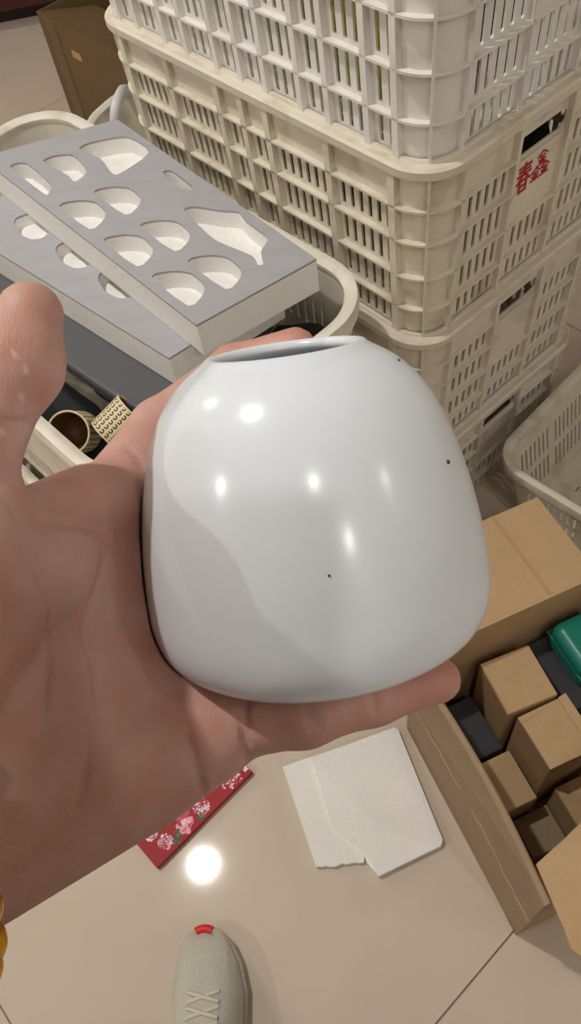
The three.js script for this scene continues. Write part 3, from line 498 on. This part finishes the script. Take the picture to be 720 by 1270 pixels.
{
  const t = thing('vase', 'glossy white egg-shaped ceramic vase held in the open hand', 'vase');
  const ax = toWorld(...VA).sub(EYE).normalize(), q = new THREE.Quaternion().setFromUnitVectors(V(0, 1, 0), ax);
  t.position.copy(toWorld(...VC)).addScaledVector(ax, -VH / 2); t.quaternion.copy(q);
  const prof = [[0.0002, 0.0015], [0.038, 0.0012], [0.042, 0.0002], [0.0452, 0.0008]];
  for (let i = 1; i <= 60; i++) { const s = 0.012 + 0.988 * i / 60; prof.push([vaseR(s), s * VH]); }
  prof.push([0.0255, VH + 0.0009], [0.0242, VH + 0.0011], [0.0229, VH + 0.0005], [0.0222, VH - 0.0008], [0.0224, VH - 0.0022], [0.0245, VH - 0.0042]);
  for (let i = 56; i >= 3; i--) { const s = i / 60; prof.push([vaseR(s) - 0.0036, s * VH + (s > 0.9 ? -0.0006 : 0)]); }
  prof.push([0.0002, 0.0052]);
  const g = new THREE.LatheGeometry(prof.map(p => new THREE.Vector2(...p)), 128); mesh('vase_body', g, M.glaze, t);
  const inv = q.clone().invert();
  // tiny dark pinholes in the glaze: camera-frame directions scaled onto the surface
  for (const [px, py, r] of [[0.195, -0.062, 0.0007], [0.0245, -0.197, 0.0007], [0.134, -0.188, 0.0005], [0.048, 0.079, 0.0004]]) {
    let z = 0.15; for (let k = 0; k < 80; k++) { const d = vaseDist(px * z, py * z, z); if (d < 1e-5) break; z += d * 0.7; }
    const s = mesh('glaze_speck', new THREE.SphereGeometry(r, 10, 8), M.speck, t); s.position.copy(toWorld(px * z, py * z, z).sub(t.position).applyQuaternion(inv));
  }
}

// ------------------------------------------------------------------ the person: smooth-joined tapered bones, meshed by surface nets
function capD(p, A, B, ra, rb) {
  const bx_ = B[0] - A[0], by = B[1] - A[1], bz = B[2] - A[2], px = p[0] - A[0], py = p[1] - A[1], pz = p[2] - A[2], L2 = bx_ * bx_ + by * by + bz * bz || 1e-9;
  const t = Math.max(0, Math.min(1, (px * bx_ + py * by + pz * bz) / L2)), x = px - bx_ * t, y = py - by * t, z = pz - bz * t;
  return Math.sqrt(x * x + y * y + z * z) - (ra + (rb - ra) * t);
}
const smin = (a, b, k) => { const h = Math.max(k - Math.abs(a - b), 0) / k; return Math.min(a, b) - h * h * k * 0.25; };
function nets(f, lo, hi, c) {
  const n = [0, 1, 2].map(i => Math.ceil((hi[i] - lo[i]) / c) + 1), id = (i, j, k) => (k * n[1] + j) * n[0] + i, F = new Float32Array(n[0] * n[1] * n[2]), p = [0, 0, 0];
  for (let k = 0; k < n[2]; k++) for (let j = 0; j < n[1]; j++) for (let i = 0; i < n[0]; i++) { p[0] = lo[0] + i * c; p[1] = lo[1] + j * c; p[2] = lo[2] + k * c; F[id(i, j, k)] = f(p); }
  const vid = new Int32Array(F.length).fill(-1), pos = [], idx = [];
  for (let k = 0; k < n[2] - 1; k++) for (let j = 0; j < n[1] - 1; j++) for (let i = 0; i < n[0] - 1; i++) {
    let m = 0; for (let q = 0; q < 8; q++) if (F[id(i + (q & 1), j + (q >> 1 & 1), k + (q >> 2))] < 0) m |= 1 << q;
    if (m === 0 || m === 255) continue;
    let sx = 0, sy = 0, sz = 0, cnt = 0;
    for (let q = 0; q < 8; q++) for (const b of [1, 2, 4]) { if (q & b) continue; const r = q | b; if ((m >> q & 1) === (m >> r & 1)) continue; const fa = F[id(i + (q & 1), j + (q >> 1 & 1), k + (q >> 2))], fb = F[id(i + (r & 1), j + (r >> 1 & 1), k + (r >> 2))], t = fa / (fa - fb); sx += (q & 1) + (b === 1 ? t : 0); sy += (q >> 1 & 1) + (b === 2 ? t : 0); sz += (q >> 2) + (b === 4 ? t : 0); cnt++; }
    vid[id(i, j, k)] = pos.length / 3; pos.push(lo[0] + (i + sx / cnt) * c, lo[1] + (j + sy / cnt) * c, lo[2] + (k + sz / cnt) * c);
  }
  const quad = (a, b, d, e, flip) => { if (a < 0 || b < 0 || d < 0 || e < 0) return; flip ? idx.push(a, d, b, a, e, d) : idx.push(a, b, d, a, d, e); };
  for (let k = 1; k < n[2] - 1; k++) for (let j = 1; j < n[1] - 1; j++) for (let i = 1; i < n[0] - 1; i++) {
    const s = F[id(i, j, k)] < 0;
    if (s !== F[id(i + 1, j, k)] < 0) quad(vid[id(i, j - 1, k - 1)], vid[id(i, j, k - 1)], vid[id(i, j, k)], vid[id(i, j - 1, k)], !s);
    if (s !== F[id(i, j + 1, k)] < 0) quad(vid[id(i - 1, j, k - 1)], vid[id(i - 1, j, k)], vid[id(i, j, k)], vid[id(i, j, k - 1)], !s);
    if (s !== F[id(i, j, k + 1)] < 0) quad(vid[id(i - 1, j - 1, k)], vid[id(i, j - 1, k)], vid[id(i, j, k)], vid[id(i - 1, j, k)], !s);
  }
  const g = new THREE.BufferGeometry(); g.setAttribute('position', new THREE.Float32BufferAttribute(pos, 3)); g.setIndex(idx);
  const N = new Float32Array(pos.length), e = c * 0.35;
  for (let i = 0; i < pos.length; i += 3) { const P = [pos[i], pos[i + 1], pos[i + 2]], gr = [0, 1, 2].map(a => { const A = P.slice(), B = P.slice(); A[a] += e; B[a] -= e; return f(A) - f(B); }), L = Math.hypot(...gr) || 1; N[i] = gr[0] / L; N[i + 1] = gr[1] / L; N[i + 2] = gr[2] / L; }
  g.setAttribute('normal', new THREE.BufferAttribute(N, 3)); return g;
}
const fieldOf = (chains, k) => p => { let d = 1e9; for (const [A, B, ra, rb, kk] of chains) d = smin(d, capD(p, A, B, ra, rb), kk || k); return d; };
// --- the left hand, camera frame
const J = (px, py, d) => [(px - 360) * d / 1000, (py - 635) * d / 1000, d];
const HAND = (() => {
  const iM = J(118, 642, 0.266), mM = J(160, 732, 0.276), rM = J(200, 822, 0.276), lM = J(232, 905, 0.264);
  const fingers = [
    [[iM, 0.0125], [J(196, 530, 0.297), 0.0099], [J(290, 458, 0.305), 0.0089], [J(366, 433, 0.298), 0.0080]],
    [[mM, 0.0125], [J(236, 640, 0.328), 0.0102], [J(330, 600, 0.348), 0.0092], [J(405, 590, 0.349), 0.0083]],
    [[rM, 0.012], [J(270, 775, 0.328), 0.0098], [J(345, 740, 0.350), 0.0088], [J(415, 735, 0.352), 0.0080]],
    [[lM, 0.0122], [J(378, 890, 0.258), 0.0092], [J(462, 866, 0.258), 0.0083], [J(542, 843, 0.262), 0.0076]],
  ].map(f => f.slice(0, -1).map((a, i) => [a[0], f[i + 1][0], a[1], f[i + 1][1]]));
  const tM = [-0.085, 0.018, 0.2], thumb = [[tM, J(-38, 612, 0.22), 0.0165, 0.0122], [J(-38, 612, 0.22), J(-22, 528, 0.225), 0.0122, 0.0116], [J(-22, 528, 0.225), J(20, 452, 0.228), 0.0116, 0.0127], [J(20, 452, 0.228), J(37, 391, 0.23), 0.0127, 0.0095]];
  const W = [-0.108, 0.063, 0.194], Wr = [-0.11, 0.044, 0.18], Wu = [-0.106, 0.085, 0.206];
  const palm = [
    [Wr, iM, 0.017, 0.0135], [W, mM, 0.018, 0.0135], [W, rM, 0.018, 0.013], [Wu, lM, 0.018, 0.0128],
    [iM, mM, 0.0115, 0.0115], [mM, rM, 0.0115, 0.0115], [rM, lM, 0.0115, 0.0115],
    [[-0.108, 0.04, 0.18], tM, 0.02, 0.0165], [[-0.095, 0.048, 0.192], [-0.083, 0.03, 0.208], 0.018, 0.016],
    [[-0.052, 0.087, 0.262], [-0.088, 0.096, 0.222], 0.0185, 0.0195], [[-0.083, 0.0085, 0.228], [-0.067, 0.0, 0.26], 0.012, 0.0125],
    [[-0.082, 0.02, 0.222], [-0.062, 0.02, 0.268], 0.015, 0.012], [[-0.075, 0.05, 0.238], [-0.055, 0.055, 0.272], 0.015, 0.013],
    [J(212, 938, 0.262), J(262, 918, 0.26), 0.0138, 0.0125], [W, [-0.142, 0.086, 0.14], 0.026, 0.027], [Wr, [-0.142, 0.074, 0.138], 0.02, 0.024], [Wu, [-0.135, 0.098, 0.145], 0.02, 0.024]];
  const fk = fingers.map(f => fieldOf(f, 0.004)), tk = fieldOf(thumb, 0.005), pk = fieldOf(palm, 0.012);
  const raw = p => { let d = smin(pk(p), tk(p), 0.009); for (const f of fk) d = smin(d, f(p), 0.005); return d; };
  const hit = (px, py) => { const v = [(px - 360) / 1000, (py - 635) / 1000, 1]; let z = 0.12; for (let i = 0; i < 120; i++) { const d = raw([v[0] * z, v[1] * z, z]); if (d < 1e-4) return [v[0] * z, v[1] * z, z]; z += d * 0.8; if (z > 0.45) break; } return null; };
  const lines = [[[-30, 523], [0, 527], [34, 525]], [[20, 640], [70, 646], [125, 656]], [[160, 556], [169, 563], [177, 576]], [[230, 915], [243, 948], [250, 985]], [[130, 690], [105, 780], [120, 880], [95, 1000]], [[378, 872], [383, 888], [386, 905]], [[383, 872], [389, 888], [392, 903]], [[460, 850], [463, 868], [466, 884]], [[-10, 600], [20, 596]], [[304, 866], [303, 900], [305, 944]], [[40, 700], [60, 800], [50, 900]]]
    .map((l, k) => [l.map(q => hit(...q)).filter(Boolean), [0.0022, 0.0016, 0.0014, 0.0018, 0.0013, 0.0009, 0.0009, 0.0009, 0.0007, 0.002, 0.0010][k]]).filter(l => l[0].length > 1);
  const grooves = []; for (const [l, r] of lines) for (let i = 0; i + 1 < l.length; i++) grooves.push([l[i], l[i + 1], r]);
  const f = p => { let d = raw(p); if (Math.abs(d) < 0.006) { let k = 0; for (const [A, B, r] of grooves) { const g = capD(p, A, B, 0, 0); if (g < 0.006) k = Math.max(k, r * Math.exp(-g * g / 2.4e-6)); } d += k; } return Math.max(d, -vaseDist(...p) + 0.0004); };
  return { f, raw };
})();
const skinTint = (x, y, z, red, out) => { const n = fbm(x * 90, y * 90, z * 90, 0, 3), m = noise3(x * 420, y * 420, z * 420), r = 0.5 + 0.5 * red; out.push(0.555 + 0.05 * (n - 0.5) * 2, 0.332 - 0.055 * r + 0.08 * (n - 0.5) * 2 + 0.02 * (m - 0.5), 0.27 - 0.05 * r + 0.08 * (n - 0.5) * 2 + 0.02 * (m - 0.5)); };
function toWorldGeo(g) {
  const p = g.attributes.position, n = g.attributes.normal;
  for (let i = 0; i < p.count; i++) { const v = toWorld(p.getX(i), p.getY(i), p.getZ(i)); p.setXYZ(i, v.x, v.y, v.z); const k = toWorld(n.getX(i), n.getY(i), n.getZ(i)).sub(EYE); n.setXYZ(i, k.x, k.y, k.z); }
  return g;
}
{
  const hand = nets(HAND.f, [-0.168, -0.085, 0.148], [0.06, 0.125, 0.372], 0.0019), hp = hand.attributes.position, hc = [];
  const TT = J(20, 420, 0.196), LT = J(530, 846, 0.262), IT = J(350, 430, 0.3);
  for (let i = 0; i < hp.count; i++) {
    const x = hp.getX(i), y = hp.getY(i), z = hp.getZ(i), near = (a, r) => Math.max(0, 1 - Math.hypot(x - a[0], y - a[1], z - a[2]) / r), red = Math.max(near(TT, 0.03), near(LT, 0.03), near(IT, 0.035));
    skinTint(x, y, z, red, hc);
    // dry peeling flecks on the thumb pad
    const fl = near(TT, 0.026) > 0 ? noise3(x * 800, y * 450, z * 800 + 5) : 0; if (fl > 0.83) { const k = hc.length; hc[k - 3] = 0.68; hc[k - 2] = 0.5; hc[k - 1] = 0.42; }
  }
  hand.setAttribute('color', new THREE.Float32BufferAttribute(hc, 3)); toWorldGeo(hand);
  // --- the rest of the figure, world frame
  const w3 = v => [v.x, v.y, v.z], wr = w3(toWorld(-0.136, 0.084, 0.148)), elb = [-0.315, 1.03, 0.13], shL = [-0.255, 1.36, 0.33], shR = [0.09, 1.36, 0.33], elR = [0.22, 1.03, 0.27];
  const PH = (x, y, z) => toWorld(x, y, z);                      // the phone's own frame is the camera's
  const wrR = w3(PH(0.075, 0.175, -0.06)), hipC = [-0.085, 0.86, 0.36], head = [-0.085, 1.575, 0.23];
  const hb = [
    [wr, elb, 0.027, 0.041], [elb, shL, 0.042, 0.05], [shL, [-0.14, 1.4, 0.34], 0.055, 0.06], [shR, [-0.03, 1.4, 0.34], 0.055, 0.06], [elR, shR, 0.042, 0.05], [wrR, elR, 0.026, 0.04],
    [[-0.15, 1.28, 0.35], [-0.02, 1.28, 0.35], 0.1, 0.1], [[-0.14, 1.05, 0.36], [-0.03, 1.05, 0.36], 0.095, 0.095], [[-0.15, 0.88, 0.36], [-0.02, 0.88, 0.36], 0.1, 0.1], [[-0.085, 1.3, 0.35], [-0.085, 0.9, 0.36], 0.11, 0.11],
    [[-0.085, 1.4, 0.34], [-0.085, 1.5, 0.27], 0.055, 0.05],
    [[-0.16, 0.86, 0.36], [-0.22, 0.47, 0.2], 0.085, 0.056], [[-0.22, 0.47, 0.2], [-0.243, 0.1, 0.035], 0.055, 0.038], [[-0.01, 0.86, 0.36], [0.02, 0.47, 0.31], 0.085, 0.056], [[0.02, 0.47, 0.31], [0.055, 0.1, 0.3], 0.055, 0.038],
    [[-0.243, 0.075, 0.03], [-0.24, 0.045, -0.07], 0.026, 0.016], [[0.055, 0.075, 0.29], [0.045, 0.045, 0.19], 0.026, 0.016]];
  const bodyF0 = fieldOf(hb, 0.05);
  // head with face, looking down at the phone
  const hq = new THREE.Quaternion().setFromEuler(new THREE.Euler(0.5, Math.PI, 0, 'YXZ')), hpnt = (x, y, z) => { const v = V(x, y, z).applyQuaternion(hq); return [head[0] + v.x, head[1] + v.y, head[2] + v.z]; };
  const headB = [[hpnt(0, 0.035, -0.015), hpnt(0, 0.02, 0.02), 0.082, 0.075], [hpnt(0, -0.02, 0.03), hpnt(0, -0.075, 0.055), 0.062, 0.036], [hpnt(0, 0.005, 0.092), hpnt(0, -0.022, 0.108), 0.008, 0.012], [hpnt(-0.02, -0.05, 0.085), hpnt(0.02, -0.05, 0.085), 0.009, 0.009], [hpnt(-0.03, 0.022, 0.082), hpnt(0.03, 0.022, 0.082), 0.012, 0.012], [hpnt(-0.078, 0.01, 0), hpnt(-0.08, -0.02, 0.005), 0.014, 0.01], [hpnt(0.078, 0.01, 0), hpnt(0.08, -0.02, 0.005), 0.014, 0.01], [hpnt(0, -0.05, 0), [-0.085, 1.46, 0.3], 0.05, 0.052]];
  const headF = fieldOf(headB, 0.014), eyes = [hpnt(-0.03, 0.002, 0.09), hpnt(0.03, 0.002, 0.09)];
  const bodyF = p => { let d = bodyF0(p); if (p[1] > 1.4) d = smin(d, headF(p), 0.03); if (p[1] > 1.5) for (const e of eyes) d = Math.max(d, -(Math.hypot(p[0] - e[0], p[1] - e[1], p[2] - e[2]) - 0.009)); return d; };
  const body = nets(bodyF, [-0.42, 0.01, -0.13], [0.36, 1.42, 0.54], 0.013), hd = nets(bodyF, [-0.2, 1.4, 0.05], [0.03, 1.72, 0.4], 0.0045);
  // right hand round the phone: palm at its side, thumb in front of the screen, fingers on the back
  const rb = [[[0.075, 0.175, -0.06], [0.05, 0.11, -0.032], 0.024, 0.02], [[0.068, 0.14, -0.045], [0.045, 0.07, -0.035], 0.02, 0.014]];
  const rf = [0, 1, 2, 3].map(k => { const y = 0.062 + k * 0.019; return [[[0.05, y + 0.006, -0.03], [0.045, y, -0.008], 0.0105, 0.0095], [[0.045, y, -0.008], [0.02, y - 0.003, -0.0005], 0.0095, 0.0085], [[0.02, y - 0.003, -0.0005], [0.002, y - 0.004, -0.0015], 0.0085, 0.0075]]; });
  const rt = [[[0.055, 0.09, -0.035], [0.042, 0.06, -0.036], 0.013, 0.011], [[0.042, 0.06, -0.036], [0.012, 0.045, -0.034], 0.0105, 0.0092]];
  const phoneD = p => Math.max(Math.abs(p[0] + 0.002) - 0.0375, Math.abs(p[1] - 0.055) - 0.0795, Math.abs(p[2] + 0.0145) - 0.0048);
  const ra = [...rf.map(f => fieldOf(f, 0.003)), fieldOf(rt, 0.004), fieldOf(rb, 0.012)], rF = p => { let d = 1e9; for (const f of ra) d = smin(d, f(p), 0.004); return Math.max(d, -phoneD(p)); };
  const rh = toWorldGeo(nets(rF, [-0.03, 0.02, -0.085], [0.115, 0.21, 0.02], 0.003));
  for (const g of [body, hd, rh]) { const p = g.attributes.position, c = []; for (let i = 0; i < p.count; i++) skinTint(p.getX(i), p.getY(i), p.getZ(i), 0, c); g.setAttribute('color', new THREE.Float32BufferAttribute(c, 3)); }
  const person = thing('person', 'person holding out a cupped left palm with thumb raised', 'person');
  const whole = mergeGeometries([hand, body, hd, rh].map(g => { const k = g.toNonIndexed(); boxUV(k); return k; }));
  const skinBump = tex(256, (u, v) => { const n = 255 * (0.6 * fbm(u * 40, v * 40, 3, 40, 3) + 0.4 * noise3(u * 90, v * 30, 8, 90)); return [n, n, n].map(cl); }, 0.03, false);
  mesh('body', whole, std(0xffffff, { vertexColors: true, roughness: 0.55, bumpMap: skinBump, bumpScale: 0.00016 }), person);
  const tors = fieldOf([hb[1], hb[2], hb[3], hb[4], hb[6], hb[7], hb[8], hb[9]].map(b => [b[0], b[1], b[2] + 0.012, b[3] + 0.012]), 0.06);
  const elCut = (p, e, s) => { const d = [s[0] - e[0], s[1] - e[1], s[2] - e[2]], L = Math.hypot(...d); return ((p[0] - e[0]) * d[0] + (p[1] - e[1]) * d[1] + (p[2] - e[2]) * d[2]) / L; };
  const shirtF = p => { let d = tors(p); d = Math.max(d, 0.84 - p[1], p[1] - 1.475); if (p[0] < -0.24) d = Math.max(d, 0.09 - elCut(p, elb, shL)); if (p[0] > 0.1) d = Math.max(d, 0.09 - elCut(p, elR, shR)); return d; };
  mesh('shirt', boxUV(nets(shirtF, [-0.38, 0.82, 0.1], [0.33, 1.5, 0.56], 0.013)), M.shirt, person).userData.label = 'dark short-sleeved shirt';
  const legF = fieldOf([hb[8], hb[11], hb[12], hb[13], hb[14]].map(b => [b[0], b[1], b[2] + 0.012, b[3] + 0.02]), 0.04);
  mesh('trousers', boxUV(nets(p => Math.max(legF(p), 0.085 - p[1], p[1] - 0.93), [-0.36, 0.06, -0.1], [0.2, 0.98, 0.52], 0.014)), M.jeans, person).userData.label = 'dark blue trousers';
  const hairF = fieldOf([[hpnt(0, 0.042, -0.022), hpnt(0, 0.032, 0.012), 0.09, 0.082]], 0.01), cut = hpnt(0, 0.03, 0.06), nrm = V(0, -0.75, 0.66).applyQuaternion(hq);
  mesh('hair', boxUV(nets(p => Math.max(hairF(p), (p[0] - cut[0]) * nrm.x + (p[1] - cut[1]) * nrm.y + (p[2] - cut[2]) * nrm.z), [-0.2, 1.47, 0.09], [0.03, 1.72, 0.38], 0.006)), M.hair, person);
  // phone in the right hand, its lens at the viewpoint
  const ph = thing('phone', 'black phone held up in the photographer\'s right hand', 'phone'); ph.position.copy(PH(-0.002, 0.055, -0.0145));
  ph.quaternion.setFromRotationMatrix(new THREE.Matrix4().makeBasis(RT, UPV, FW.clone().negate()));
  mesh('phone_body', rbx(0.075, 0.159, 0.0085, 0.004), M.phone, ph); mesh('screen', bx(0.069, 0.15, 0.0006, 0, 0, 0.0044), M.glass, ph);
  mesh('lens_island', rbx(0.03, 0.034, 0.0024, 0.001, 0.002, 0.055, -0.0048), M.phone, ph); mesh('camera_lens', boxUV(new THREE.CylinderGeometry(0.006, 0.006, 0.0018, 24).rotateX(Math.PI / 2).translate(0.002, 0.055, -0.0064)), M.glass, ph);
  // beaded gold bracelet round the left wrist
  const br = thing('gold_bracelet', 'gold beaded bracelet on the wrist of the open hand', 'bracelet'), bc = toWorld(-0.1075, 0.077, 0.195), bd = toWorld(-0.142, 0.086, 0.14).sub(toWorld(-0.108, 0.062, 0.192)).normalize();
  br.position.copy(bc); br.quaternion.setFromUnitVectors(V(0, 1, 0), bd);
  const bead = new THREE.SphereGeometry(0.0058, 18, 14); for (let k = 0; k < 26; k++) { const a = k / 26 * Math.PI * 2, m = mesh('bead', bead, M.gold, br); m.position.set(Math.cos(a) * 0.0465, 0, Math.sin(a) * 0.0465); }
}

renderer.render(scene, camera);
